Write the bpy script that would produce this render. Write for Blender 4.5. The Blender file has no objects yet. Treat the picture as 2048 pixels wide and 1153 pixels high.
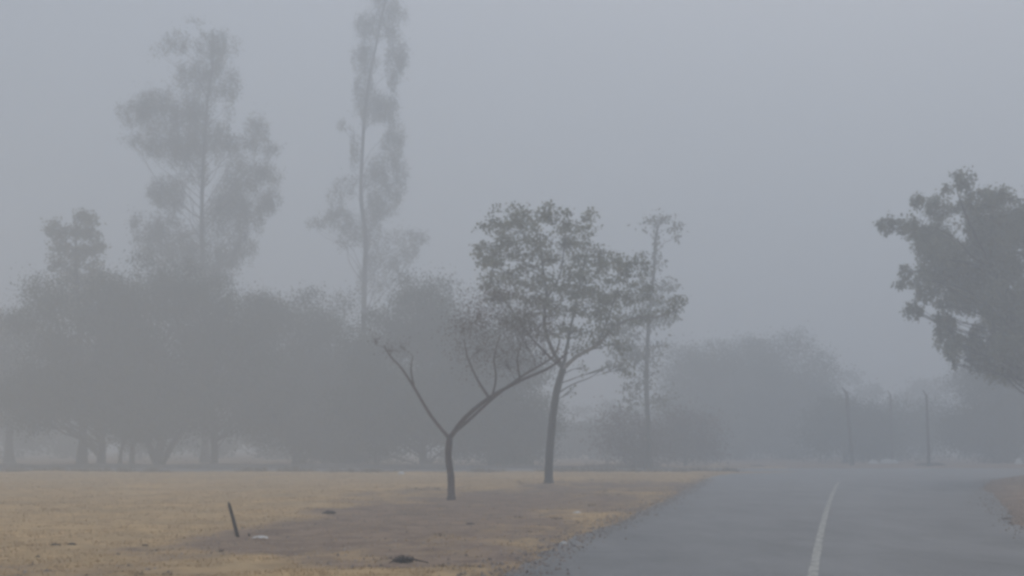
import bpy, math, random
import numpy as np
from mathutils import Vector, Matrix

scene = bpy.context.scene
col = scene.collection
rnd = random.Random(7)
rng = np.random.default_rng(7)

# ------------------------------------------------------------------ camera, sky, sun, exposure
CAM_H, F, CX, CY, HOR = 1.5, 2600.0, 1024.0, 576.5, 890.0      # picture measured at 2048 x 1153
PITCH = math.atan((HOR - CY) / F)
cd = bpy.data.cameras.new('camera'); cam = bpy.data.objects.new('camera', cd); col.objects.link(cam)
cd.sensor_width = 36; cd.lens = F / 2048 * 36; cd.clip_start = 0.1; cd.clip_end = 3000
cam.location = (0, 0, CAM_H); cam.rotation_euler = (math.pi / 2 + PITCH, 0, 0)
scene.camera = cam

SUN_EL, SUN_AZ = math.radians(48), math.radians(20)
w = bpy.data.worlds.new('World'); scene.world = w; w.use_nodes = True
nt = w.node_tree; nt.nodes.clear(); N = nt.nodes.new; L = nt.links.new
out = N('ShaderNodeOutputWorld'); add = N('ShaderNodeAddShader')
sky = N('ShaderNodeTexSky'); sky.sky_type = 'NISHITA'; sky.sun_disc = False
sky.sun_elevation = SUN_EL; sky.sun_rotation = SUN_AZ; sky.dust_density = 3
b1 = N('ShaderNodeBackground'); b1.inputs[1].default_value = 0.05
L(sky.outputs[0], b1.inputs[0])
tc = N('ShaderNodeTexCoord'); sep = N('ShaderNodeSeparateXYZ'); L(tc.outputs['Generated'], sep.inputs[0])
mr = N('ShaderNodeMapRange'); L(sep.outputs['Z'], mr.inputs[0])
mr.inputs[1].default_value = 0; mr.inputs[2].default_value = 1; mr.inputs[3].default_value = 0.10; mr.inputs[4].default_value = 0.84
b2 = N('ShaderNodeBackground'); b2.inputs[0].default_value = (.92, .985, 1.10, 1)   # thick overcast, brighter overhead
L(mr.outputs[0], b2.inputs[1])
L(b1.outputs[0], add.inputs[0]); L(b2.outputs[0], add.inputs[1]); L(add.outputs[0], out.inputs[0])

sd = bpy.data.lights.new('sun', 'SUN'); sd.energy = 0.6; sd.angle = math.radians(25); sd.color = (1, .95, .88)
sun = bpy.data.objects.new('sun', sd); col.objects.link(sun)
sun.rotation_euler = (math.pi / 2 - SUN_EL, 0, math.pi - SUN_AZ)

scene.view_settings.view_transform = 'Standard'; scene.view_settings.look = 'None'
scene.view_settings.gamma = 1; scene.view_settings.exposure = -0.24
scene.cycles.volume_bounces = 4; scene.cycles.max_bounces = 8
scene.cycles.diffuse_bounces = 3
scene.cycles.use_denoising = True
scene.cycles.filter_width = 3.0

HAZE_DENSITY = 0.0122

# ------------------------------------------------------------------ measuring helpers
cp, sp = math.cos(PITCH), math.sin(PITCH)
def ray(px, py):
    u, v = (px - CX) / F, (CY - py) / F
    return Vector((u, cp - v * sp, sp + v * cp))
def at(px, py, Y):
    r = ray(px, py); t = Y / r.y
    return Vector((r.x * t, Y, CAM_H + r.z * t))
def gr(px, py):
    r = ray(px, py); t = -CAM_H / r.z
    return Vector((r.x * t, r.y * t, 0))
def project(X, Y, Z):
    Z = Z - CAM_H
    d = Y * cp + Z * sp; v = -Y * sp + Z * cp
    return CX + F * X / d, CY - F * v / d

# ------------------------------------------------------------------ numpy value noise
_perm = rng.random((256, 256))
def vnoise(x, y):
    xi = np.floor(x).astype(int); yi = np.floor(y).astype(int); fx = x - xi; fy = y - yi
    fx = fx * fx * (3 - 2 * fx); fy = fy * fy * (3 - 2 * fy)
    g = lambda a, b: _perm[a & 255, b & 255]
    return (g(xi, yi) * (1 - fx) + g(xi + 1, yi) * fx) * (1 - fy) + (g(xi, yi + 1) * (1 - fx) + g(xi + 1, yi + 1) * fx) * fy
def fbm(x, y, o=4):
    s = 0; a = .5
    for k in range(o): s = s + a * vnoise(x * 2 ** k + 17 * k, y * 2 ** k + 31 * k); a *= .5
    return s

# ------------------------------------------------------------------ materials
def mat(name, c1, c2, scale=6, rough=.85, spec=.2, attr=None, c3=None, bump=0, detail=6, stretch=None):
    m = bpy.data.materials.new(name); m.use_nodes = True; t = m.node_tree; b = t.nodes['Principled BSDF']
    b.inputs['Roughness'].default_value = rough; b.inputs['Specular IOR Level'].default_value = spec
    tc = t.nodes.new('ShaderNodeTexCoord'); no = t.nodes.new('ShaderNodeTexNoise')
    no.inputs['Scale'].default_value = scale; no.inputs['Detail'].default_value = detail; no.inputs['Roughness'].default_value = .65
    if stretch:
        mp = t.nodes.new('ShaderNodeMapping'); mp.inputs['Scale'].default_value = stretch
        t.links.new(tc.outputs['Object'], mp.inputs[0]); t.links.new(mp.outputs[0], no.inputs['Vector'])
    else: t.links.new(tc.outputs['Object'], no.inputs['Vector'])
    rp = t.nodes.new('ShaderNodeValToRGB'); e = rp.color_ramp.elements
    e[0].position = .35; e[1].position = .65; e[0].color = (*c1, 1); e[1].color = (*c2, 1)
    t.links.new(no.outputs['Fac'], rp.inputs[0]); last = rp.outputs[0]
    if attr:
        at_ = t.nodes.new('ShaderNodeAttribute'); at_.attribute_name = attr
        mx = t.nodes.new('ShaderNodeMix'); mx.data_type = 'RGBA'
        t.links.new(at_.outputs['Fac'], mx.inputs[0]); t.links.new(last, mx.inputs[6]); mx.inputs[7].default_value = (*c3, 1)
        last = mx.outputs[2]
    t.links.new(last, b.inputs['Base Color'])
    if bump:
        bp = t.nodes.new('ShaderNodeBump'); bp.inputs['Strength'].default_value = bump; bp.inputs['Distance'].default_value = .02
        t.links.new(no.outputs['Fac'], bp.inputs['Height']); t.links.new(bp.outputs[0], b.inputs['Normal'])
    return m
def leafmat(name, dark, light):
    m = mat(name, dark, dark, attr='tint', c3=light, rough=.8, spec=.15)
    t = m.node_tree; b = t.nodes['Principled BSDF']; tr = t.nodes.new('ShaderNodeBsdfTranslucent'); mx = t.nodes.new('ShaderNodeMixShader')
    t.links.new(b.inputs['Base Color'].links[0].from_socket, tr.inputs[0]); mx.inputs[0].default_value = .4
    t.links.new(b.outputs[0], mx.inputs[1]); t.links.new(tr.outputs[0], mx.inputs[2]); t.links.new(mx.outputs[0], t.nodes['Material Output'].inputs[0])
    return m
M = {}
M['bark_grey'] = mat('bark_grey', (.045, .042, .04), (.09, .083, .075), 9, .9, .1, bump=.6, stretch=(3, 3, .6))
M['bark_lit'] = mat('bark_lit', (.16, .15, .14), (.34, .32, .30), 3, .85, .1, stretch=(2, 2, .5))  # for the leafy tree's lit limb: light painted in as a paler bark colour
M['bark_red'] = mat('bark_red', (.075, .055, .050), (.15, .11, .10), 9, .9, .1, bump=.5, stretch=(3, 3, .6))
M['leaf_dark'] = leafmat('leaf_dark', (.018, .034, .016), (.060, .085, .040))
M['leaf_mid'] = leafmat('leaf_mid', (.115, .122, .085), (.33, .335, .245))
M['leaf_euc'] = leafmat('leaf_eucalyptus', (.080, .090, .066), (.23, .235, .17))
M['leaf_brown'] = leafmat('leaf_brown', (.085, .062, .056), (.18, .13, .115))
M['white'] = mat('pale_stone', (.5, .5, .48), (.75, .74, .72), 12, .8, .2, bump=.3)
M['darkclod'] = mat('dark_clod', (.03, .025, .022), (.08, .065, .055), 30, .95, .1, bump=.6)
M['wood'] = mat('weathered_wood', (.03, .022, .018), (.07, .05, .042), 14, .9, .1, bump=.5, stretch=(4, 4, .5))
M['kerb'] = mat('kerb_concrete', (.10, .095, .09), (.20, .19, .18), 2.5, .9, .15, bump=.3)
M['paint'] = None

# ------------------------------------------------------------------ mesh helpers
def mesh_np(name, v, loops, n, material, smooth=False, tint=None):
    """v: (V,3); loops: flat vertex indices; n: verts per face"""
    me = bpy.data.meshes.new(name); v = np.asarray(v, np.float32)
    me.vertices.add(len(v)); me.vertices.foreach_set('co', v.ravel())
    loops = np.asarray(loops, np.int32).ravel(); nf = len(loops) // n
    me.loops.add(len(loops)); me.loops.foreach_set('vertex_index', loops)
    me.polygons.add(nf); me.polygons.foreach_set('loop_start', np.arange(nf, dtype=np.int32) * n)
    try: me.polygons.foreach_set('loop_total', np.full(nf, n, np.int32))
    except Exception: pass
    if smooth: me.polygons.foreach_set('use_smooth', np.ones(nf, bool))
    if tint is not None:
        a = me.attributes.new('tint', 'FLOAT', 'FACE'); a.data.foreach_set('value', np.asarray(tint, np.float32))
    me.materials.append(material); me.update(); me.validate()
    return me
def link(name, me, parent=None, loc=None):
    o = bpy.data.objects.new(name, me); col.objects.link(o)
    if parent is not None: o.parent = parent
    if loc is not None: o.location = loc
    return o
def tag(o, label=None, cat=None, group=None, kind=None):
    if label: o['label'] = label
    if cat: o['category'] = cat
    if group: o['group'] = group
    if kind: o['kind'] = kind
    return o
def thing(name, loc, label, cat, group=None):
    o = bpy.data.objects.new(name, None); o.empty_display_size = .3; col.objects.link(o); o.location = loc
    return tag(o, label, cat, group)

class Tubes:
    def __init__(s): s.v = []; s.f = []; s.n = 0
    def add(s, pts, rad, seg=7, wob=.0):
        pts = np.array([tuple(p) for p in pts], float); k = len(pts)
        ang = np.arange(seg) * 2 * math.pi / seg
        u = None
        for i in range(k):
            d = pts[min(i + 1, k - 1)] - pts[max(i - 1, 0)]; d /= np.linalg.norm(d) + 1e-9
            if u is None:
                u = np.cross(d, (0, 0, 1.) if abs(d[2]) < .9 else (1., 0, 0))
            u = u - d * np.dot(u, d); u /= np.linalg.norm(u) + 1e-9; w_ = np.cross(d, u)
            rr = rad[i] * (1 + wob * (rng.random(seg) - .5))
            s.v.append(pts[i] + rr[:, None] * (np.cos(ang)[:, None] * u + np.sin(ang)[:, None] * w_))
        for i in range(k - 1):
            a = s.n + i * seg; j = np.arange(seg); j2 = (j + 1) % seg
            s.f.append(np.stack([a + j, a + j2, a + seg + j2, a + seg + j], 1))
        s.n += k * seg
        # close the ends with a fan of quads collapsed on the axis
        for e, ring in ((0, s.n - k * seg), (k - 1, s.n - seg)):
            s.v.append(pts[e][None, :]); c = s.n; s.n += 1
            j = np.arange(0, seg - 1, 2)
            s.f.append(np.stack([np.full(len(j), c), ring + j, ring + (j + 1) % seg, ring + (j + 2) % seg], 1))
    def mesh(s, name, material, origin=(0, 0, 0)):
        v = np.concatenate(s.v) - np.array(tuple(origin))
        return mesh_np(name, v, np.concatenate(s.f), 4, material, True)

def smooth_path(pts, n=5):
    """Catmull-Rom through points"""
    P = [Vector(p) for p in pts]; P = [P[0] * 2 - P[1]] + P + [P[-1] * 2 - P[-2]]; o = []
    for i in range(1, len(P) - 2):
        for k in range(n):
            t = k / n; a, b, c, d = P[i - 1:i + 3]
            o.append(.5 * ((2 * b) + (c - a) * t + (2 * a - 5 * b + 4 * c - d) * t * t + (3 * b - a - 3 * c + d) * t ** 3))
    o.append(P[-2]); return o

def leaf_cloud(centers, size, elong=1.6, droop=.3):
    """one diamond leaf (quad) per centre"""
    n = len(centers); d = rng.normal(size=(n, 3)); d[:, 2] -= droop * 2; d /= np.linalg.norm(d, axis=1)[:, None]
    s = rng.normal(size=(n, 3)); s -= d * (s * d).sum(1)[:, None]; s /= np.linalg.norm(s, axis=1)[:, None]
    L_ = size * (.6 + .8 * rng.random(n))[:, None]; W = L_ / elong
    nrm = np.cross(d, s)
    v = np.stack([centers, centers + d * L_ * .5 + s * W * .5 + nrm * L_ * .08, centers + d * L_, centers + d * L_ * .5 - s * W * .5 + nrm * L_ * .08], 1).reshape(-1, 3)
    return v, np.arange(n * 4).reshape(-1, 4)

def fill_clump(c, r, n, sub=10, subr=.33, shell=.35):
    """n leaf centres in an ellipsoid: sub clusters, biased outwards"""
    k = max(3, sub); d = rng.normal(size=(k, 3)); d /= np.linalg.norm(d, axis=1)[:, None]
    rad = (shell + (1 - shell) * rng.random(k)) ** .6
    sc = d * rad[:, None] * np.array(r) * .85
    idx = rng.integers(0, k, n)
    sv = np.array(subr if isinstance(subr, tuple) else (subr, subr, subr))
    off = rng.normal(size=(n, 3)) * np.array(r) * sv * np.where(rng.random(n) < .22, 1.75, 1.0)[:, None]
    t = rng.random(k)
    return np.array(tuple(c)) + sc[idx] + off * .75, np.clip(t[idx] * .7 + rng.random(n) * .3, 0, 1)

def build_tree(name, label, cat, base, trunk_px, Y, r0, r1, clumps, leafm, bark, leaf=.2, dens=1.0, group=None,
               depth_spread=.45, trunk_fork=None, elong=1.7, droop=.3, limb_r=.35, limbs_px=(), fat=1.0, feather=(1, 1), subr=.33, twigs=5, twig_leaf_gap=1, climb=.55, subn=10):
    """trunk_px: picture points of the trunk centre; clumps: list of (px, py, rx, ry[, density])"""
    b = Vector(base); root = thing(name, b, label, cat, group); s = Y / F
    tp = smooth_path([b + Vector((0, 0, -.15))] + [at(x, y, Y) for x, y in trunk_px], 5)
    T = Tubes(); k = len(tp)
    rad = [r0 + (r1 - r0) * (i / (k - 1)) ** .8 for i in range(k)]
    rad[0] *= 1.6; rad[1] *= 1.28 if k > 8 else 1
    T.add(tp, rad, 9, .12); link('trunk', T.mesh('trunk', bark, b), root)
    segs = [(p, rad[i]) for i, p in enumerate(tp)]
    for lp, a0, a1, *lm in limbs_px:
        P_ = [q if isinstance(q, Vector) else at(q[0], q[1], Y + (q[2] if len(q) > 2 else 0)) for q in lp]
        pts = smooth_path(P_, 5); kk = len(pts)
        rr = [a0 + (a1 - a0) * (i / (kk - 1)) for i in range(kk)]
        TT = Tubes(); TT.add(pts, rr, 7, .1); link('limb', TT.mesh('limb', M[lm[0]] if lm else bark, b), root)
        segs += [(p, rr[i]) for i, p in enumerate(pts)][1:]
    cen, tint = [], []; B = Tubes(); halfw = max(abs(c[0] - trunk_px[-1][0]) for c in clumps) * s
    zmin = min(at(c[0], c[1] + c[3], Y).z for c in clumps)
    for c in clumps:
        x, y, rx, ry = c[0], c[1], c[2] * fat * feather[0], c[3] * fat * feather[1]; de = c[4] if len(c) > 4 else 1.0
        offx = abs(x - trunk_px[-1][0]) * s
        dy = rnd.uniform(-1, 1) * depth_spread * max(1.0, math.sqrt(max(0, halfw ** 2 - offx ** 2)) if depth_spread > .6 else halfw)
        C_ = at(x, y, Y); C_.y += dy
        if C_.z < 1.2: C_.z = max(C_.z, .5)
        rz = ry * s; rx_ = rx * s; ryy = (rx_ + rz) / 2
        area = math.pi * rx_ * rz
        n = int(max(12, area / (leaf * leaf * .55 / elong) * 1.6 * dens * de))
        cc, tt = fill_clump(C_, (rx_, ryy, rz), n, sub=subn, subr=subr)
        tt = np.clip(tt * .8 + rnd.uniform(-.1, .3), 0, 1)
        cen.append(cc); tint.append(tt)
        # a branch from the limb or trunk that carries this clump
        best = min(segs, key=lambda q: (q[0] - C_).length + max(0, q[0].z - C_.z + climb * math.hypot(q[0].x - C_.x, q[0].y - C_.y)) * 2.0)
        p0, pr = best; ln_ = (C_ - p0).length; mid = p0.lerp(C_, .5) + Vector((rnd.uniform(-.16, .16), rnd.uniform(-.16, .16), rnd.uniform(-.02, .14))) * ln_
        pr2 = min(pr * .45, limb_r * (.16 + .022 * (C_ - p0).length))
        pts = smooth_path([p0, p0.lerp(mid, .5) + Vector((rnd.uniform(-.07, .07), 0, rnd.uniform(-.07, .07))) * ln_, mid, mid.lerp(C_, .55) + Vector((rnd.uniform(-.06, .06), 0, rnd.uniform(-.06, .06))) * ln_, C_], 3); kk = len(pts)
        B.add(pts, [pr2 * (1 - .8 * i / (kk - 1)) for i in range(kk)], 5)
        for t_ in range(twigs):
            e = Vector(cc[rnd.randrange(len(cc))]); m_ = C_.lerp(e, .5) + Vector((0, 0, .1 * (e - C_).length))
            q0 = mid.lerp(C_, rnd.random())
            B.add([q0, m_, e], [pr2 * .28, pr2 * .18, pr2 * .06], 3)
    link('branchwork', B.mesh('branchwork', bark, b), root)
    cen = np.concatenate(cen); tint = np.concatenate(tint)
    keep = cen[:, 2] > .15; cen = cen[keep]; tint = tint[keep]
    v, f = leaf_cloud(cen, leaf, elong, droop)
    link('crown', mesh_np('crown', v - np.array(tuple(b)), f, 4, leafm, False, tint), root)
    return root

def env_clumps(envs, n, rmin=18, rmax=42, seed=0):
    """scatter clumps in broad rounded picture envelopes (cx, cy, rx, ry)"""
    r = random.Random(seed); o = []
    for cx, cy, rx, ry in envs:
        rx *= 1.08; ry = ry * 1.12; cy -= ry * .06
        for _ in range(n):
            a = r.uniform(0, 2 * math.pi); q = math.sqrt(r.random()) * .92
            sz = r.uniform(rmin, rmax) * (1.15 - .45 * q)
            o.append((cx + rx * q * math.cos(a), cy + ry * q * math.sin(a), sz, sz * .75, 1.15 - .5 * q ** 3))
    return o

def lump(name, loc, size, material, label, cat, seed=0, group=None, rz=0):
    """irregular stone / clod: subdivided and displaced ball, flat below"""
    r = np.random.default_rng(seed); nu, nv = 14, 9; v = []
    ph = r.random(6) * 6
    for i in range(nv):
        th = math.pi * i / (nv - 1)
        for j in range(nu):
            a = 2 * math.pi * j / nu
            k = 1 + .18 * math.sin(2 * a + ph[0]) * math.sin(th) + .12 * math.sin(3 * a + ph[1] + 2 * th) + .09 * math.sin(5 * a + ph[2]) * math.sin(2 * th + ph[3]) + .08 * (r.random() - .5)
            v.append((size[0] / 2 * k * math.sin(th) * math.cos(a), size[1] / 2 * k * math.sin(th) * math.sin(a), max(-.12, math.cos(th)) * size[2] * k * (.85 if i else .8)))
    f = [(i * nu + j, i * nu + (j + 1) % nu, (i + 1) * nu + (j + 1) % nu, (i + 1) * nu + j) for i in range(nv - 1) for j in range(nu)]
    o = link(name, mesh_np(name, np.array(v), f, 4, material, False), None, loc); o.rotation_euler[2] = rz
    return tag(o, label, cat, group)

# ------------------------------------------------------------------ road layout (metres)
_cf = np.polyfit((15.23, 18.17, 22.16, 30.62, 39.75, 46.5), (3.47, 4.18, 5.155, 7.35, 9.67, 11.45), 2)
def centre_x(Y): return np.polyval(_cf, np.clip(Y, 8, 70))
LE = [(-60, -18.5), (-10, -5.6), (10, -1.05), (15.2, -.08), (20, .65), (24.9, 1.82), (30.6, 3.05), (36.2, 4.25), (45, 6.0), (53, 7.6), (62, 9.3), (69, 11.6), (74, 17.0)]
LE[0] = (-60, -18.9); LE[1] = (-10, -6.2); LE[2] = (10, -1.2)
RE = [(-60, -12.0), (-10, 1.3), (10, 6.4), (14.8, 7.2), (23.6, 9.3), (32.5, 12.1), (45.9, 16.6), (55, 20.0), (60, 22.5), (66, 26), (70, 32), (74, 44)]
LE_Y, LE_X = np.array([p[0] for p in LE]), np.array([p[1] for p in LE])
RE_Y, RE_X = np.array([p[0] for p in RE]), np.array([p[1] for p in RE])
CR0, CR1 = 73.0, 84.5        # the cross road
def road_sd(X, Y):
    """> 0 inside a road, about metres"""
    a = np.minimum(X - np.interp(Y, LE_Y, LE_X), np.interp(Y, RE_Y, RE_X) - X); a = np.where(Y > 74, -9, a)
    return np.maximum(a, np.minimum(Y - CR0, CR1 - Y))
def soil_mask(X, Y):
    px, py = project(X, np.maximum(Y, 6.0), 0)
    m = np.zeros_like(X)
    for cx, cy, rx, ry, k in ((560, 1088, 215, 26, 1), (720, 1062, 210, 26, 1), (860, 1032, 240, 22, .95), (1060, 1003, 240, 22, .9), (1010, 1060, 150, 30, .85),
                              (150, 1155, 300, 26, .62), (330, 1110, 130, 16, .66), (800, 1112, 260, 34, .8), (1000, 1010, 330, 30, .66), (1230, 975, 210, 11, .75), (1030, 1130, 40, 30, .3)):
        m = np.maximum(m, k * np.clip(1.6 - ((px - cx) / rx) ** 2 - ((py - cy) / ry) ** 2, 0, 1))
    m = m + np.where(Y > 85, .75, 0) + np.where((Y > 20) & (X > centre_x(Y)), 1.1, 0)
    nz = (.6 * fbm(X * 1.1, Y * .5, 5) + .4 * fbm(X * 4 + 7, Y * 2.2 + 3, 4)) * 1.05
    edge = np.clip(1 - np.abs(-road_sd(X, Y) - .1) / .5, 0, 1)
    return np.clip((m + (nz - .5) * 1.7 - .30) * 1.9, 0, 1) * .95 + edge * .25

def ground_h(X, Y):
    s = road_sd(X, Y); off = np.clip(-s / .5, 0, 1)
    near = np.clip((140 - Y) / 40, 0, 1)
    e = (fbm(X * .35, Y * .35, 3) - .45) * .16 * off * near + .028 * off
    e += (vnoise(X * 2.3, Y * 2.3) - .5) * .05 * off * near
    return np.where(s > 0, -.03, 0.012 + e)

# ground
def lines(lo, fine0, fine1, step, hi):
    a = list(np.arange(fine0, fine1, step)); x = fine1; d = step
    while x < hi: a.append(x); d *= 1.18; x += d
    a.append(hi); x = fine0 - step; d = step; b = []
    while x > lo: b.append(x); d *= 1.18; x -= d
    b.append(lo); return np.array(b[::-1] + a)
gx = lines(-420, -40, 45, .22, 420); gy = lines(-80, 12, 90, .25, 620)
GX, GY = np.meshgrid(gx, gy); GZ = ground_h(GX, GY)
nx, ny = len(gx), len(gy); ii = (np.arange(ny - 1)[:, None] * nx + np.arange(nx - 1)[None, :]).ravel()
gme = mesh_np('ground', np.stack([GX.ravel(), GY.ravel(), GZ.ravel()], 1), np.stack([ii, ii + 1, ii + nx + 1, ii + nx], 1), 4,
              mat('dry_grass_ground', (.43, .295, .155), (.59, .42, .225), 2.2, .95, .1, attr='soil', c3=(.250, .178, .135), bump=.5, detail=9), True)
gt = gme.materials[0].node_tree; mxn = [q for q in gt.nodes if q.type == 'MIX'][0]
def gnoise(scale, c1, c2, lo=.38, hi=.62):
    tc = [q for q in gt.nodes if q.type == 'TEX_COORD'][0]; no = gt.nodes.new('ShaderNodeTexNoise'); rp = gt.nodes.new('ShaderNodeValToRGB')
    no.inputs['Scale'].default_value = scale; no.inputs['Detail'].default_value = 12; no.inputs['Roughness'].default_value = .72
    e = rp.color_ramp.elements; e[0].position = lo; e[1].position = hi; e[0].color = (*c1, 1); e[1].color = (*c2, 1)
    gt.links.new(tc.outputs['Object'], no.inputs['Vector']); gt.links.new(no.outputs['Fac'], rp.inputs[0]); return rp.outputs[0]
gt.links.new(gnoise(1.6, (.170, .118, .088), (.320, .228, .165)), mxn.inputs[7])       # trodden soil: damp and dusty blotches
gm_ = gt.nodes.new('ShaderNodeMix'); gm_.data_type = 'RGBA'; gm_.blend_type = 'MULTIPLY'; gm_.inputs[0].default_value = 1
src = mxn.inputs[6].links[0].from_socket; gt.links.new(src, gm_.inputs[6]); gt.links.new(gnoise(.28, (.80, .80, .82), (1.08, 1.05, 1.0)), gm_.inputs[7]); gt.links.new(gm_.outputs[2], mxn.inputs[6])
a = gme.attributes.new('soil', 'FLOAT', 'POINT'); a.data.foreach_set('value', soil_mask(GX, GY).ravel().astype(np.float32))
tag(link('ground', gme), kind='structure')

# roads
def strip(name, rows, material, kind='structure'):
    k = len(rows[0]); v = [p for r in rows for p in r]
    f = [(i * k + j, i * k + j + 1, (i + 1) * k + j + 1, (i + 1) * k + j) for i in range(len(rows) - 1) for j in range(k - 1)]
    return tag(link(name, mesh_np(name, np.array(v), f, 4, material, True)), kind=kind)
asphalt = mat('asphalt', (.084, .083, .085), (.165, .163, .164), .8, .5, .5, bump=.05, detail=12, stretch=(1, .35, 1))
t = asphalt.node_tree; 
rows = []
for Y in list(np.arange(-60, 10, 1)) + list(np.arange(10, 74.01, .12)):
    l, r_ = np.interp(Y, LE_Y, LE_X), np.interp(Y, RE_Y, RE_X)
    l += (vnoise(np.array([Y * 1.3]), np.array([3.3]))[0] - .5) * .22 + (vnoise(np.array([Y * .4]), np.array([8.3]))[0] - .5) * .3 + (vnoise(np.array([Y * 6.3]), np.array([5.1]))[0] - .5) * .12
    r_ += (vnoise(np.array([Y * 1.3]), np.array([13.3]))[0] - .5) * .3 + (vnoise(np.array([Y * .35]), np.array([18.3]))[0] - .5) * .8
    rows.append([(l + (r_ - l) * q, Y, .002) for q in np.linspace(0, 1, 9)])
strip('road', rows, asphalt)
rows = [[(X, Y, .006) for Y in (CR0, CR0 + 4, CR1)] for X in np.arange(400, -401, -8)]
rows = [[(x, y + (.12 * math.sin(x * .7)) * (y == CR0), z) for x, y, z in r] for r in rows]
strip('cross_road', rows, asphalt)

# fine grain, tyre-worn lanes and hairline cracks in the asphalt
t = asphalt.node_tree; b = t.nodes['Principled BSDF']; base = b.inputs['Base Color'].links[0].from_socket
tcn = t.nodes.new('ShaderNodeTexCoord'); gn = t.nodes.new('ShaderNodeTexNoise'); gn.inputs['Scale'].default_value = 28; gn.inputs['Detail'].default_value = 6; gn.inputs['Roughness'].default_value = .8
vo = t.nodes.new('ShaderNodeTexVoronoi'); vo.feature = 'DISTANCE_TO_EDGE'; vo.inputs['Scale'].default_value = .33
wn = t.nodes.new('ShaderNodeTexNoise'); wn.inputs['Scale'].default_value = 1.1; wn.inputs['Detail'].default_value = 8
wa = t.nodes.new('ShaderNodeVectorMath'); wa.operation = 'ADD'; t.links.new(tcn.outputs['Object'], gn.inputs['Vector']); t.links.new(tcn.outputs['Object'], wn.inputs['Vector'])
t.links.new(tcn.outputs['Object'], wa.inputs[0]); t.links.new(wn.outputs['Color'], wa.inputs[1]); t.links.new(wa.outputs[0], vo.inputs['Vector'])
m1 = t.nodes.new('ShaderNodeMapRange'); m1.inputs[1].default_value = .25; m1.inputs[2].default_value = .75; m1.inputs[3].default_value = .5; m1.inputs[4].default_value = 1.6; t.links.new(gn.outputs['Fac'], m1.inputs[0])
m2 = t.nodes.new('ShaderNodeMapRange'); m2.inputs[1].default_value = 0; m2.inputs[2].default_value = .012; m2.inputs[3].default_value = .72; m2.inputs[4].default_value = 1; t.links.new(vo.outputs['Distance'], m2.inputs[0])
mu = t.nodes.new('ShaderNodeMath'); mu.operation = 'MULTIPLY'; t.links.new(m1.outputs[0], mu.inputs[0]); t.links.new(m2.outputs[0], mu.inputs[1])
sc = t.nodes.new('ShaderNodeVectorMath'); sc.operation = 'SCALE'; t.links.new(base, sc.inputs[0]); t.links.new(mu.outputs[0], sc.inputs[3]); t.links.new(sc.outputs[0], b.inputs['Base Color'])

# painted centre line, worn through in places
pm = mat('worn_line_paint', (.39, .38, .345), (.53, .515, .47), 5, .7, .2)
t = pm.node_tree; no = t.nodes.new('ShaderNodeTexNoise'); no.inputs['Scale'].default_value = 9; no.inputs['Detail'].default_value = 8
tcn = t.nodes.new('ShaderNodeTexCoord'); t.links.new(tcn.outputs['Object'], no.inputs['Vector'])
mr = t.nodes.new('ShaderNodeMapRange'); mr.inputs[1].default_value = .34; mr.inputs[2].default_value = .48; mr.inputs[3].default_value = .15; mr.inputs[4].default_value = .95
t.links.new(no.outputs['Fac'], mr.inputs[0]); t.links.new(mr.outputs[0], t.nodes['Principled BSDF'].inputs['Alpha'])
v = []; f = []
for i, Y in enumerate(np.arange(2, 54, .4)):
    ww = .058 + .004 * math.sin(Y * 2.1); cx = centre_x(Y)
    v += [(cx - ww, Y, .010), (cx + ww, Y, .010)]
    if i: f.append((2 * i - 2, 2 * i - 1, 2 * i + 1, 2 * i))
tag(link('centre_line', mesh_np('centre_line', np.array(v), f, 4, pm)), kind='structure')

# kerb on the far side of the cross road
rows = []
for X in np.arange(14, -160, -1.0):
    h = .26 * min(1, max(.05, (14 - X) / 22)) + .03 * math.sin(X * .9) + .02 * math.sin(X * 2.3)
    rows.append([(X, 84.45, -.05), (X, 84.45, h), (X, 84.85, h + .01), (X, 84.85, -.05)])
strip('kerb', rows, M['kerb'])

# ------------------------------------------------------------------ dry grass (nobody could count it)
n = 330000
Y = 13 + 62 * rng.random(n) ** 1.7; X = (rng.random(n) * 2 - 1) * (Y * .46 + 2)
sd_ = road_sd(X, Y); sm = soil_mask(X, Y)
keep = (sd_ < -.02) & (rng.random(n) > sm * .93) & (fbm(X * .8 + 9, Y * .8, 3) > .30)
X, Y = X[keep], Y[keep]; Z = ground_h(X, Y); n = len(X)
h = (.010 + .030 * rng.random(n) ** 2) * (1 + .6 * fbm(X * .5, Y * .5, 2)); wdt = .004 + .00035 * Y
aa = rng.random(n) * 6.28; ln = rng.normal(size=(n, 2)) * h[:, None] * .6
p = np.stack([X, Y, Z - .01], 1); s_ = np.stack([np.cos(aa), np.sin(aa), 0 * aa], 1) * wdt[:, None]
tip = p + np.stack([ln[:, 0], ln[:, 1], h], 1)
gm = mat('dry_grass_blades', (.44, .305, .165), (.44, .305, .165), attr='tint', c3=(.57, .41, .225), rough=.9, spec=.1)
tag(link('dry_grass', mesh_np('dry_grass', np.stack([p - s_, p + s_, tip], 1).reshape(-1, 3), np.arange(n * 3), 3, gm, False, rng.random(n))), 'short dry straw-coloured grass covering the verge beside the road', 'grass', kind='stuff')

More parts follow.
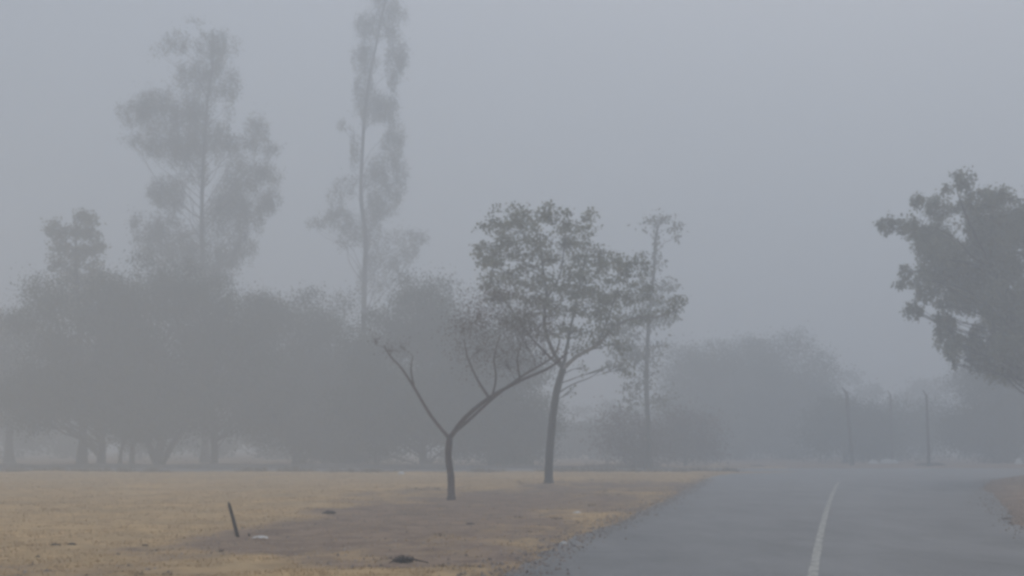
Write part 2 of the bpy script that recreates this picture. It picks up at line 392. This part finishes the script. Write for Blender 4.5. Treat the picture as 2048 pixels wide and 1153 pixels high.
# darker dead weeds: at the soil edges, along the kerb and the cross road
def weeds(X, Y, hmax, spread, nb):
    k = len(X); idx = np.repeat(np.arange(k), nb); m = len(idx)
    x = X[idx] + rng.normal(size=m) * spread * .5; y = Y[idx] + rng.normal(size=m) * spread * .5; z = ground_h(x, y) - .01
    hh = hmax * (.25 + .75 * rng.random(k))[idx] * (.4 + .6 * rng.random(m)); a_ = rng.random(m) * 6.28
    p = np.stack([x, y, z], 1); s_ = np.stack([np.cos(a_), np.sin(a_), 0 * a_], 1) * (.004 + .00022 * y)[:, None]
    tp_ = p + np.stack([rng.normal(size=m) * hh * .5, rng.normal(size=m) * hh * .5, hh], 1)
    return np.stack([p - s_, p + s_, tp_], 1).reshape(-1, 3)
n = 2600; Y = 13 + 55 * rng.random(n) ** 1.5; X = (rng.random(n) * 2 - 1) * Y * .45; sm = soil_mask(X, Y)
ed = (np.abs(sm - .5) < .4) & (road_sd(X, Y) < -.15) & (fbm(X * .5 + 4, Y * .5, 3) > .42); ed &= rng.random(n) < .5
V = [weeds(X[ed], Y[ed], .085, .10, 22)]
n = 900; X = rng.uniform(-40, 16, n); Y = np.where(rng.random(n) < .35, rng.normal(72.3, .5, n), rng.normal(86, .9, n)); k_ = (road_sd(X, Y) < 0) & (fbm(X * .3, Y * .3, 3) > .40)
V.append(weeds(X[k_], Y[k_], .42, .35, 26))
wv = np.concatenate(V)
wm = mat('dead_weed', (.10, .075, .05), (.10, .075, .05), attr='tint', c3=(.26, .20, .13), rough=.95, spec=.05)
tag(link('dead_weeds', mesh_np('dead_weeds', wv, np.arange(len(wv)), 3, wm, False, rng.random(len(wv) // 3))), 'dark dead weeds in tufts at the edges of the bare soil and along the kerb', 'weeds', kind='stuff')

# loose gravel and crumbs along the road edges
n = 9000
Y = 13 + 45 * rng.random(n) ** 1.6; left = rng.random(n) < .7
X = np.where(left, np.interp(Y, LE_Y, LE_X), np.interp(Y, RE_Y, RE_X)) + rng.normal(size=n) * .28
ns = 14000; Ys = 13 + 40 * rng.random(ns) ** 1.6; Xs = (rng.random(ns) * 2 - 1) * Ys * .42; ks = (soil_mask(Xs, Ys) > .4) & (road_sd(Xs, Ys) < -.1)
X = np.concatenate([X, Xs[ks]]); Y = np.concatenate([Y, Ys[ks]]); n = len(X)
sz = (.008 + .026 * rng.random(n) ** 3)[:, None]; Z = np.maximum(ground_h(X, Y), .004)
c = np.stack([X, Y, Z], 1); tv = np.array([(1, 0, 0), (-.5, .87, 0), (-.5, -.87, 0), (0, 0, .9)])
v = (c[:, None, :] + tv[None] * sz[:, None, :] * (.6 + .8 * rng.random((n, 4, 1)))).reshape(-1, 3); i0 = np.arange(n)[:, None] * 4
f = np.concatenate([i0 + np.array([0, 1, 3]), i0 + np.array([1, 2, 3]), i0 + np.array([2, 0, 3])])
grm = mat('gravel', (.11, .085, .07), (.11, .085, .07), attr='tint', c3=(.38, .31, .26), rough=.9, spec=.1)
tag(link('gravel', mesh_np('gravel', v, f, 3, grm, False, rng.random(len(f)))), 'loose gravel and soil crumbs scattered along the asphalt edges', 'gravel', kind='stuff')

# ------------------------------------------------------------------ trees
def base_of(x, Y): 
    p = at(x, 900, Y); return (p.x, Y, float(ground_h(np.array([p.x]), np.array([float(Y)]))[0]))

# the low forked tree, almost bare
Y1 = gr(900, 1003).y
fork = at(899, 878, Y1)
c1 = [(1010, 640, 60, 45, .30), (1050, 680, 50, 40, .30), (960, 700, 40, 40, .18), (1010, 720, 45, 30, .2), (930, 660, 35, 35, .12), (1075, 640, 35, 35, .25), (970, 620, 45, 30, .2),
      (775, 700, 24, 20, .04), (750, 680, 20, 20, .02), (1000, 590, 40, 22, .16), (800, 695, 22, 25, .03), (1090, 700, 30, 25, .2)]
build_tree('forked_tree', 'low dark tree, nearly bare, its trunk forked into a wide V, nearest the camera', 'tree', base_of(903, Y1), [(902, 960), (897, 915), (899, 878)], Y1, .105, .085, c1,
           M['leaf_brown'], M['bark_red'], fat=1.35, leaf=.045, dens=1.2, depth_spread=.35, limb_r=.07, twigs=46, climb=.3, subr=.4, limbs_px=[
    ([fork, (862, 832, .3), (828, 775, .5), (803, 737, .5), (780, 712, .7), (768, 690, .8)], .050, .015),
    ([(828, 775, .5), (822, 740, .2), (826, 712, 0)], .03, .01),
    ([fork, (930, 836, -.2), (980, 795, -.3), (1040, 762, -.2), (1100, 735, 0), (1135, 705, .3)], .068, .022),
    ([(900, 872), (936, 842, .5), (985, 798, .5), (1045, 752, .9), (1105, 715, 1.4), (1120, 680, 1.6)], .05, .018),
    ([(978, 796, -.3), (955, 760, 0), (935, 715, .4), (928, 680, .5)], .04, .012),
    ([(985, 792, .1), (992, 755, -.5), (988, 715, -.8), (1000, 670, -1)], .03, .012),
    ([(1040, 760, -.2), (1035, 715, -.6), (1050, 670, -.8)], .03, .01)])

# the leafy tree behind it
Y2 = gr(1097, 970).y
f2 = at(1126, 738, Y2)
c2 = [(1020, 425, 40, 16, .5), (1000, 440, 25, 14, .6), (1060, 440, 40, 22), (1110, 445, 35, 24), (1180, 440, 20, 18, .7), (1150, 465, 40, 25), (1030, 470, 42, 25), (985, 465, 25, 14, .7),
      (948, 485, 12, 6, .8), (975, 505, 28, 18), (1000, 510, 38, 22), (1060, 505, 45, 28), (1120, 510, 48, 30), (1180, 500, 38, 28), (1215, 510, 28, 22, .8), (965, 520, 18, 14, .8),
      (1000, 560, 40, 22), (985, 545, 25, 16), (1060, 560, 48, 28), (1120, 570, 50, 30), (1180, 560, 48, 32), (1230, 550, 35, 28), (1265, 540, 28, 22, .8), (1000, 595, 35, 18, .8), (1050, 610, 40, 25, .8), (1110, 620, 42, 26, .8),
      (1170, 615, 48, 28), (1225, 605, 42, 28), (1270, 590, 32, 26, .9), (1040, 650, 32, 22, .6), (1100, 665, 32, 20, .55), (1160, 660, 42, 24, .8), (1210, 655, 36, 22, .9), (1150, 695, 30, 16, .5), (1190, 690, 24, 14, .6),
      (1285, 630, 30, 18, .8), (1320, 625, 28, 16, .7), (1350, 612, 20, 12, .6), (1235, 690, 25, 18, .6), (1255, 730, 18, 25, .4), (1165, 735, 10, 18, .25), (1210, 738, 7, 10, .3), (1150, 780, 8, 14, .15)]
build_tree('leafy_tree', 'slim-trunked tree with a loose round leafy crown and a slightly leaning trunk beside the road', 'tree', base_of(1097, Y2), [(1098, 930), (1103, 860), (1112, 790), (1124, 745), (1126, 738)], Y2, .17, .12, c2,
           M['leaf_mid'], M['bark_grey'], fat=1.26, leaf=.13, dens=.9, depth_spread=.45, limb_r=.12, twigs=12, elong=1.7, climb=.3, subr=(.20, .20, .13), subn=22, limbs_px=[
    ([f2, (1100, 690, -.2), (1088, 640, -.4), (1093, 590, -.3), (1085, 530, 0), (1080, 470, 0)], .085, .025),
    ([f2, (1155, 712, -.4), (1195, 690, -1.0), (1228, 655, -1.6), (1270, 637, -1.9), (1325, 632, -2.0), (1378, 606, -2.0)], .085, .014, 'bark_lit'),
    ([f2, (1135, 690, .5), (1145, 640, .9), (1160, 570, 1.0), (1175, 500, 1.1)], .07, .02),
    ([f2, (1085, 700, .8), (1050, 660, 1.2), (1010, 600, 1.6), (985, 540, 1.8)], .055, .02),
    ([(1093, 600, -.3), (1120, 550, -1), (1130, 480, -1.3)], .04, .015),
    ([(1195, 690, .6), (1215, 640, -.4), (1235, 580, -.9)], .045, .015)])

# tall eucalyptus on the left
Y3 = 108
c3 = [(425, 62, 22, 12, .45), (395, 50, 18, 7, .35), (440, 78, 28, 18, .5), (425, 98, 30, 18, .8), (368, 108, 26, 16, .8), (320, 106, 14, 16, .15), (410, 125, 35, 18), (450, 115, 16, 16, .6), (455, 160, 20, 22), (390, 160, 36, 20),
      (428, 170, 20, 18), (300, 205, 24, 14, .8), (320, 220, 38, 24), (355, 212, 35, 24), (285, 245, 30, 16), (262, 272, 16, 10, .7), (254, 282, 16, 9, .3), (322, 265, 46, 26), (372, 255, 42, 34), (408, 215, 26, 30, .9), (455, 210, 12, 24, .35), (300, 300, 22, 14, .6),
      (350, 300, 38, 20), (405, 285, 34, 30), (450, 290, 26, 20, .8), (512, 272, 24, 24), (530, 290, 18, 12, .8), (555, 298, 16, 8, .2), (482, 300, 34, 16), (530, 335, 24, 15, .5), (500, 330, 30, 20, .6), (535, 358, 16, 10, .9), (495, 362, 40, 22), (455, 375, 28, 30),
      (535, 385, 18, 16), (500, 395, 38, 18), (385, 335, 22, 16, .8), (375, 310, 24, 18), (315, 360, 22, 14, .9), (300, 378, 22, 14), (330, 385, 32, 22), (358, 400, 14, 18, .8), (350, 345, 10, 20, .5), (430, 395, 26, 22), (280, 436, 16, 8, .25),
      (300, 460, 36, 24), (285, 480, 26, 16), (340, 460, 32, 20), (340, 490, 34, 22), (385, 480, 24, 18, .7), (430, 440, 16, 26, .7), (470, 440, 34, 28), (490, 452, 16, 20, .8), (530, 450, 11, 18, .8), (515, 430, 16, 14, .5), (480, 485, 24, 16), (440, 490, 30, 26),
      (370, 520, 34, 20, .7), (430, 530, 42, 26), (480, 520, 22, 16, .5), (410, 570, 45, 28, .9), (460, 560, 26, 22, .6), (340, 530, 26, 18, .6)]
build_tree('eucalyptus_tree', 'tall eucalyptus with a broad ragged crown, left of the narrower tall one', 'tree', base_of(410, Y3), [(412, 800), (410, 600), (404, 500), (404, 400), (408, 300), (415, 200), (425, 130), (425, 60)], Y3, .30, .06, c3,
           M['leaf_euc'], M['bark_grey'], leaf=.19, dens=.95, elong=2.4, droop=.6, depth_spread=.5, limb_r=.13, twigs=4, group='tall eucalyptus trees', subr=(.13, .13, .30), fat=1.48, subn=40, climb=1.0, feather=(.92, 1.14))
# the narrower one
Y4 = 116
c4 = [(765, -35, 40, 26), (770, 5, 32, 20, .8), (722, 42, 16, 20, .6), (745, 55, 32, 16, .8), (795, 38, 22, 14, .7), (770, 75, 28, 16, .8), (795, 100, 22, 26), (792, 140, 18, 26), (788, 170, 10, 12), (730, 100, 18, 18, .7), (735, 135, 24, 22), (722, 165, 20, 22),
      (730, 200, 26, 22), (762, 212, 28, 16), (785, 235, 20, 20), (750, 240, 24, 12, .7), (790, 262, 16, 20), (676, 238, 9, 9, .7), (690, 250, 8, 6, .4), (705, 285, 9, 22, .8), (713, 322, 8, 16, .8), (788, 300, 22, 20), (775, 335, 28, 24), (808, 345, 10, 16, .8), (755, 365, 26, 22),
      (795, 380, 18, 18), (745, 400, 22, 22), (775, 415, 26, 18), (690, 368, 24, 16, .6), (662, 400, 18, 24, .55), (680, 435, 38, 14, .9), (640, 445, 16, 9, .8), (625, 455, 8, 8, .5), (705, 460, 22, 20, .9), (692, 490, 12, 12, .4), (742, 450, 18, 26), (735, 500, 12, 24, .8),
      (790, 470, 26, 12, .5), (830, 462, 22, 10, .55), (850, 485, 14, 7, .6), (812, 492, 20, 18, .6), (765, 515, 26, 20, .7), (800, 525, 20, 18, .6), (740, 560, 30, 22, .7), (825, 520, 9, 14, .5)]
build_tree('eucalyptus_tree', 'tallest eucalyptus, narrow and column-like, its top reaching out of the picture', 'tree', base_of(728, Y4), [(728, 800), (728, 600), (731, 480), (722, 390), (727, 260), (738, 160), (752, 90), (768, 10), (775, -50)], Y4, .30, .06, c4,
           M['leaf_euc'], M['bark_grey'], leaf=.19, dens=.9, elong=2.4, droop=.6, depth_spread=.45, limb_r=.12, twigs=4, group='tall eucalyptus trees', subr=(.13, .13, .30), fat=1.48, subn=40, climb=1.0, feather=(.92, 1.14))
# thin tall one behind the leafy tree
c5 = [(1320, 435, 32, 10, .5), (1350, 450, 16, 14, .5), (1360, 468, 6, 12, .5), (1295, 450, 20, 14, .3), (1310, 480, 14, 24, .35), (1300, 530, 18, 20, .5), (1270, 520, 18, 16, .4), (1335, 570, 24, 12, .7), (1310, 590, 26, 18, .6), (1340, 605, 30, 14, .7),
      (1280, 600, 26, 22, .7), (1300, 640, 34, 20, .7), (1260, 650, 28, 22, .6), (1335, 640, 22, 14, .6), (1270, 700, 26, 24, .5), (1245, 690, 22, 22, .45), (1320, 690, 18, 20, .4), (1280, 760, 24, 22, .5), (1255, 720, 24, 26, .6), (1235, 660, 22, 26, .6), (1300, 720, 26, 26, .5), (1265, 790, 24, 26, .5), (1320, 800, 28, 24, .4), (1225, 720, 14, 22, .4), (1290, 560, 22, 20, .5)]
build_tree('slender_tree', 'thin tall sparse tree behind the right side of the leafy roadside tree', 'tree', base_of(1297, 80), [(1296, 860), (1293, 750), (1298, 640), (1308, 540), (1312, 470), (1325, 435)], 80, .20, .04, c5,
           M['leaf_euc'], M['bark_grey'], leaf=.24, dens=1.2, elong=2.2, droop=.5, limb_r=.12, twigs=4, fat=1.2, subn=14)
# small top above the dark mass
c6 = [(100, 448, 20, 18), (112, 470, 16, 14), (155, 435, 24, 14), (188, 440, 16, 16), (150, 465, 32, 20), (190, 475, 24, 18), (205, 495, 16, 18), (135, 500, 26, 22), (175, 515, 34, 24), (112, 530, 20, 14), (140, 550, 36, 24), (190, 560, 36, 28), (120, 590, 34, 26), (170, 610, 40, 30)]
build_tree('round_topped_tree', 'tree whose knobbly top sticks up above the dark clump at far left', 'tree', base_of(165, 92), [(165, 800), (158, 640), (152, 540), (152, 450)], 92, .3, .06, c6,
           M['leaf_mid'], M['bark_grey'], leaf=.24, dens=2.2, limb_r=.2, twigs=3)

# big dark spreading trees
def mass(label, x, Y, envs, nc, seed, trunk, r0=.35, leafm='leaf_dark', dens=1.0, group='dense trees behind the dry field', leaf=.14, limbs=(), rmin=34, rmax=62, spread=.8, name='spreading_tree', cat='tree'):
    return build_tree(name, label, cat, base_of(x, Y), trunk, Y, r0, r0 * .35, env_clumps(envs, nc, rmin, rmax, seed), M[leafm], M['bark_grey'], leaf=leaf, dens=dens * .95, group=group,
               depth_spread=spread, limb_r=r0 * .7, twigs=2, subr=.38, subn=22, limbs_px=limbs, elong=1.5)
mass('dark tree at the left edge of the picture with a low crown', 20, 104, [(10, 745, 95, 105)], 34, 1, [(18, 860), (15, 800), (12, 720)], dens=.9)
mass('dense dark tree with a thick straight trunk, under the knobbly treetop', 203, 90, [(165, 670, 130, 135), (110, 790, 95, 60)], 36, 2, [(204, 900), (203, 860), (200, 800), (195, 700)], .34)
mass('dense dark tree on a broad trunk split into leaning stems, left of the broad-crowned eucalyptus', 320, 89, [(310, 670, 140, 145), (300, 800, 120, 80)], 38, 3, [(318, 905), (322, 880), (318, 800), (315, 720)], .42,
     limbs=[([(312, 925), (300, 895, .5), (285, 860, 1), (270, 800, 1.5)], .26, .12), ([(325, 925), (345, 890, -.5), (362, 865, -1), (385, 820, -1.5)], .26, .12)])
mass('dark tree with one stout bare trunk beside the bright gap under the crowns', 428, 90, [(440, 690, 125, 130), (470, 790, 110, 75)], 36, 4, [(429, 905), (428, 870), (425, 800), (430, 700)], .30)
mass('thin leaning stem with a small dark crown between two thick trunks', 240, 91, [(265, 800, 60, 60)], 16, 5, [(243, 900), (252, 870), (262, 800)], .15)
mass('slim dark tree standing just right of the leaning stem', 264, 93, [(260, 740, 80, 80)], 18, 6, [(265, 900), (264, 860), (262, 780)], .22)
mass('slim tree with the leftmost thin bare trunk under the dark clump', 173, 92, [(120, 770, 70, 70)], 16, 16, [(173, 900), (172, 870), (165, 800)], .11)
mass('rounded grey-green tree between the two tall eucalyptus trees', 590, 98, [(600, 715, 150, 125), (560, 800, 120, 75), (640, 870, 90, 45)], 36, 7, [(590, 900), (588, 860), (585, 760)], .2, leafm='leaf_dark')
mass('grey-green tree in front of the foot of the narrow eucalyptus', 700, 96, [(695, 750, 115, 130), (720, 875, 70, 45)], 30, 8, [(700, 900), (698, 860), (695, 780)], .25)
mass('large domed dark tree behind the low forked tree', 850, 88, [(850, 700, 145, 140), (850, 835, 135, 90)], 48, 9, [(845, 905), (848, 860), (850, 740)], .36)
mass('dark tree between the forked tree and the slim-trunked leafy tree', 985, 90, [(985, 760, 105, 120), (1010, 865, 95, 62)], 38, 10, [(985, 905), (985, 860), (985, 780)], .28)
mass('slim dark tree with a thin trunk left of the forked tree', 750, 87, [(760, 800, 85, 85)], 22, 11, [(752, 905), (745, 880), (748, 800)], .14)
# beyond the junction
mass('pale domed tree in thick haze beyond the junction, left of the poles', 1480, 127, [(1440, 770, 110, 108), (1430, 850, 110, 65)], 40, 12, [(1492, 900), (1480, 860), (1470, 780)], .25, group='hazy trees beyond the junction', dens=.85, leaf=.17)
mass('broad pale tree in thick haze beyond the junction, directly behind the road end', 1590, 132, [(1535, 788, 118, 98), (1600, 850, 125, 65)], 44, 23, [(1590, 900), (1588, 860), (1580, 780)], .3, group='hazy trees beyond the junction', dens=.85, leaf=.17)
mass('low hazy tree around the foot of the leftmost pole', 1690, 108, [(1690, 865, 90, 55)], 26, 14, [(1690, 905), (1690, 880), (1690, 860)], .2, group='hazy trees beyond the junction', dens=.8)
mass('low hazy tree between the middle and right poles', 1800, 120, [(1800, 865, 85, 50)], 24, 15, [(1800, 905), (1800, 880), (1800, 860)], .2, group='hazy trees beyond the junction', dens=.7, leaf=.17)
mass('hazy tree under the big crown at the right edge', 1990, 104, [(2010, 795, 78, 118), (1975, 870, 80, 50)], 30, 17, [(1990, 905), (1992, 860), (2000, 780)], .28, group='hazy trees beyond the junction', dens=.8)
mass('low dark scrubby tree at the foot of the thin tall tree', 1270, 84, [(1265, 885, 65, 45)], 20, 18, [(1268, 915), (1268, 900), (1265, 880)], .12, leafm='leaf_brown', dens=.45, group='scrub at the roadside', name='scrub_bush', cat='bush')
mass('scrubby bush behind the tip of the dry field by the junction', 1370, 92, [(1370, 880, 70, 45)], 20, 19, [(1370, 915), (1370, 900), (1370, 880)], .12, leafm='leaf_brown', dens=.5, group='scrub at the roadside', name='scrub_bush', cat='bush')

# the near crown at the right edge
Y5 = 58
c7 = [(1905, 375, 24, 20, .9), (1920, 365, 14, 12, .7), (1885, 410, 30, 26), (1935, 415, 34, 24), (1980, 405, 38, 20), (1960, 395, 20, 14), (2030, 430, 30, 20), (1820, 410, 16, 14, .9), (1800, 435, 22, 18), (1830, 440, 20, 18, .8), (1795, 470, 14, 22, .9), (1815, 500, 14, 16, .5),
      (1835, 480, 22, 16, .7), (1860, 460, 22, 18, .8), (1900, 460, 42, 32), (1960, 470, 48, 38), (2020, 480, 48, 38), (1870, 510, 40, 28), (1830, 530, 18, 20, .7), (1810, 545, 14, 14, .9), (1835, 558, 26, 9, .9), (1880, 555, 42, 28), (1930, 540, 48, 36), (2000, 550, 55, 42),
      (1825, 572, 8, 12, .6), (1860, 590, 28, 16, .9), (1845, 614, 20, 15, 1.2), (1880, 640, 20, 14), (1870, 615, 26, 10, .9), (1920, 600, 36, 28), (1970, 610, 46, 34), (2030, 620, 50, 42), (1905, 650, 20, 22), (1890, 690, 18, 14), (1915, 705, 20, 14, .9), (1915, 725, 6, 10, .7), (1930, 670, 28, 24),
      (1960, 690, 30, 18), (1965, 715, 10, 18, .6), (1990, 670, 36, 28), (2030, 690, 36, 28), (2080, 700, 40, 30), (2080, 450, 50, 40), (2090, 540, 60, 50), (2090, 630, 60, 50), (2150, 480, 50, 40), (2160, 560, 60, 50), (2200, 520, 50, 50), (2160, 650, 60, 50), (2230, 600, 50, 45), (2120, 400, 45, 30), (1985, 715, 34, 26), (2025, 722, 40, 30), (2065, 728, 44, 32), (2110, 735, 44, 30), (2045, 745, 30, 24, .7), (1990, 500, 60, 50), (1950, 560, 50, 50), (2010, 590, 60, 50), (2030, 660, 60, 44), (1985, 700, 40, 28), (2050, 700, 50, 30), (2100, 710, 50, 34), (1975, 440, 50, 34), (2040, 450, 50, 40), (1900, 500, 40, 34)]
build_tree('overhanging_tree', 'big dense leafy crown with a ragged drooping edge leaning in from the right', 'tree', base_of(2105, Y5), [(2106, 880), (2100, 760), (2085, 660), (2070, 560), (2060, 480)], Y5, .32, .08, c7,
           M['leaf_mid'], M['bark_grey'], fat=1.2, subn=30, leaf=.16, dens=2.2, elong=1.9, droop=.5, limb_r=.2, twigs=5, depth_spread=.4, subr=(.15, .15, .27), limbs_px=[
    ([(2095, 700), (2045, 640, .6), (1980, 590, .8), (1900, 540, .9), (1835, 470, 1)], .14, .03), ([(2085, 660), (2000, 560, -1), (1940, 450, -1.6), (1915, 385, -1.8)], .12, .03)])

# distant wood, each tree apart
k = 0
for x, Yd, r_, top in ((10, 132, 90, 835), (150, 138, 90, 840), (280, 130, 80, 840), (420, 136, 85, 842), (560, 130, 90, 845), (700, 134, 80, 840), (1120, 135, 70, 845), (1210, 128, 60, 855), (-60, 170, 80, 780), (70, 180, 75, 800), (330, 175, 80, 800), (520, 165, 75, 805), (660, 172, 80, 800), (900, 150, 90, 790), (1080, 168, 80, 800), (1200, 185, 70, 815), (1330, 160, 75, 800), (1700, 175, 90, 745), (1830, 190, 90, 760), (1930, 165, 80, 740), (2070, 180, 90, 750)):
    by = 890 + 1.5 * F / Yd; cy = (top + by - 4) / 2; ry = (by - 4 - top) / 2
    lb = ('faint hazy tree glimpsed between the trunks under the dense dark crowns' if x < 1000 and Yd < 150 else 'faint far tree almost lost in haze behind the dark crowns on the left' if x < 1000 else
          'faint tree in the pale gap right of the leafy roadside tree' if x < 1400 else 'faint treetops in haze far behind the bare poles')
    mass(lb, x, Yd, [(x, cy, r_, ry)], 20, 30 + k, [(x, cy + ry * .8), (x, cy + ry * .2)], .25, group='faint far trees in the haze', dens=1.5, leaf=.36, rmin=20, rmax=36, name='distant_tree'); k += 1

# ------------------------------------------------------------------ poles beyond the junction
def pole(x, top, Y, lean, label, r=.13, crook=0):
    b = base_of(x, Y); b = Vector(b); T = Tubes(); tp = at(x + lean, top, Y)
    pts = [b + Vector((0, 0, -.2)), b.lerp(tp, .3) + Vector((.03, 0, 0)), b.lerp(tp, .65), tp]
    root = thing('wooden_pole', b, label, 'pole', 'bare poles beyond the junction')
    T.add(smooth_path(pts, 4), [r * (1 - .35 * i / 12) for i in range(13)], 8, .08)
    link('shaft', T.mesh('shaft', M['bark_grey'], b), root)
    T = Tubes(); T.add([tp - Vector((0, 0, .12)), tp + Vector((crook * .5, 0, .12)), tp + Vector((crook, .05, .35))], [r * .6, r * .45, r * .25], 6); link('stub', T.mesh('stub', M['wood'], b), root)
pole(1703, 785, 93, -10, 'leftmost and thickest of the three bare poles beyond the road end', .17, -.3)
pole(1783, 790, 104, -2, 'faint middle one of the three bare poles beyond the road end', .11, -.2)
pole(1856, 790, 91, -3, 'rightmost pole, slim and dark, rising out of a low earth mound', .12, -.25)
lump('earth_mound', (*base_of(1862, 92.5)[:2], 0), (2.6, 1.6, .28), M['darkclod'], 'low dark mound at the foot of the rightmost pole', 'mound', 4)
lump('earth_mound', (*gr(1515, 934).xy, 0), (1.5, 1.0, .14), M['darkclod'], 'small flat dark heap where the road ends', 'mound', 5)

# pale things beyond the junction
lump('pale_rock', (*at(1747, 900, 102).xy, 0), (.75, .6, .33), M['white'], 'smaller left one of two pale rocks near the poles', 'rock', 11, 'pale rocks')
lump('pale_rock', (*at(1776, 900, 104).xy, 0), (1.35, .8, .42), M['white'], 'larger right one of two pale rocks near the poles', 'rock', 12, 'pale rocks')
lump('pale_rock', (*at(2036, 900, 98).xy, 0), (.7, .6, .55), M['white'], 'pale rock at the right edge under the big crown', 'rock', 13, 'pale rocks')
p = gr(803, 951); lump('pale_rock', (p.x, p.y, 0), (.42, .3, .22), M['white'], 'small pale rock at the far edge of the dry field', 'rock', 14, 'pale rocks')
p = gr(1155, 1029); lump('pale_rock', (p.x, p.y, .0), (.24, .2, .07), M['white'], 'flat pale stone in the bare soil right of the two small trees', 'rock', 15, 'pale rocks')
p = gr(1127, 1090); lump('pale_rock', (p.x, p.y, .0), (.11, .09, .06), M['white'], 'tiny pale stone on the edge of the asphalt', 'rock', 16, 'pale rocks')

# ------------------------------------------------------------------ things on the near ground
def gz(p): return float(ground_h(np.array([p.x]), np.array([p.y]))[0])
p = gr(478, 1080); p.z = gz(p)
root = thing('leaning_stake', p, 'dark wooden stake leaning to the left in the bare soil', 'stake')
T = Tubes(); top = at(458, 1008, p.y); m1 = at(468, 1045, p.y - .02)
T.add([p + Vector((.01, 0, -.1)), at(474, 1068, p.y), m1, at(463, 1026, p.y), top], [.034, .030, .029, .027, .024], 9, .2); link('shaft', T.mesh('shaft', M['wood'], p), root)
T = Tubes(); T.add([top + Vector((.004, 0, -.02)), top + Vector((-.012, 0, .03))], [.022, .008], 6, .3); link('splintered_tip', T.mesh('splintered_tip', M['wood'], p), root)
p2 = gr(498, 1078); p2.z = gz(p2)
T = Tubes(); T.add([p2 + Vector((.005, 0, -.05)), at(499, 1072, p2.y), at(497, 1067, p2.y)], [.022, .018, .008], 7, .3)
o = link('stake_stub', T.mesh('stake_stub', M['wood'], p2), None, p2); tag(o, 'short broken stub sticking up right of the leaning stake', 'stake')
# crumpled pale litter
p = gr(520, 1085); p.z = gz(p) + .01
r = np.random.default_rng(3); q = 9; v = []
for i in range(q):
    for j in range(q):
        u_, w_ = i / (q - 1) - .5, j / (q - 1) - .5
        v.append((u_ * .24 + r.normal() * .006, w_ * .17 + r.normal() * .006, .03 * (1 - 4 * u_ * u_) * (1 - 3 * w_ * w_) + r.random() * .022))
f = [(i * q + j, (i + 1) * q + j, (i + 1) * q + j + 1, i * q + j + 1) for i in range(q - 1) for j in range(q - 1)]
o = link('crumpled_bag', mesh_np('crumpled_bag', np.array(v), f, 4, M['white']), None, p); tag(o, 'pale crumpled bag lying on the soil by the leaning stake', 'litter')
# dark broken branch with a clump of leaves
p = gr(805, 1130); p.z = gz(p) + .02
root = thing('fallen_branch', p, 'dark fallen branch with a clump of dead leaves at one end, lying near the road', 'branch')
T = Tubes(); e = gr(856, 1137); e.z = gz(e) + .03
T.add([p + Vector((-.06, .02, .02)), p.lerp(e, .4) + Vector((0, 0, .03)), e], [.016, .013, .006], 6, .2)
for _ in range(9):
    a_ = p + Vector((rnd.uniform(-.1, .08), rnd.uniform(-.08, .08), .01)); T.add([a_, a_ + Vector((rnd.uniform(-.07, .07), rnd.uniform(-.06, .06), rnd.uniform(.02, .07)))], [.006, .002], 4)
link('stem', T.mesh('stem', M['wood'], p), root)
cc = rng.normal(size=(420, 3)) * (.055, .05, .022); cc[:, 2] = np.abs(cc[:, 2]) + .0
v, f = leaf_cloud(cc, .035, 1.6, .2); mm = leafmat('dead_leaf', (.03, .022, .018), (.10, .07, .05)); link('leaf_clump', mesh_np('leaf_clump', v, f, 4, mm, False, rng.random(len(cc))), root)
# clods
for i, (x, y, w_, lb) in enumerate(((112, 1096, .15, 'dark clod, left one of a close pair at lower left'), (143, 1094, .15, 'dark clod, right one of a close pair at lower left'), (75, 1119, .10, 'small dark clod below the close pair at lower left'),
        (658, 1030, .35, 'dark flat clod where the grass meets bare soil left of the forked tree'), (940, 1053, .16, 'small dark clod in the soil below the forked tree'), (290, 1094, .14, 'lone dark clod between the pair of clods and the stake'),)):
    p = gr(x, y); lump('soil_clod', (p.x, p.y, gz(p) - .005), (w_, w_ * .8, w_ * .22), M['darkclod'], lb, 'clod', 20 + i, 'soil clods on the dry field', i)

# ------------------------------------------------------------------ the air
hx, hy0, hy1, hz0, hz1 = 440, -100, 640, -1.05, 48.5
v = np.array([(x, y, z) for z in (hz0, hz1) for y in (hy0, hy1) for x in (-hx, hx)])
f = [(0, 2, 3, 1), (4, 5, 7, 6), (0, 1, 5, 4), (2, 6, 7, 3), (0, 4, 6, 2), (1, 3, 7, 5)]
hm = bpy.data.materials.new('haze_air'); hm.use_nodes = True; t = hm.node_tree; t.nodes.clear()
o_ = t.nodes.new('ShaderNodeOutputMaterial'); pv = t.nodes.new('ShaderNodeVolumePrincipled')
pv.inputs['Color'].default_value = (.912, .96, 1.0, 1); pv.inputs['Density'].default_value = HAZE_DENSITY; pv.inputs['Anisotropy'].default_value = .2
t.links.new(pv.outputs[0], o_.inputs['Volume'])
hz = link('haze', mesh_np('haze', v, f, 4, hm)); tag(hz, 'thick pale grey mist hanging over the whole place', 'haze', kind='stuff'); hz.display_type = 'WIRE'
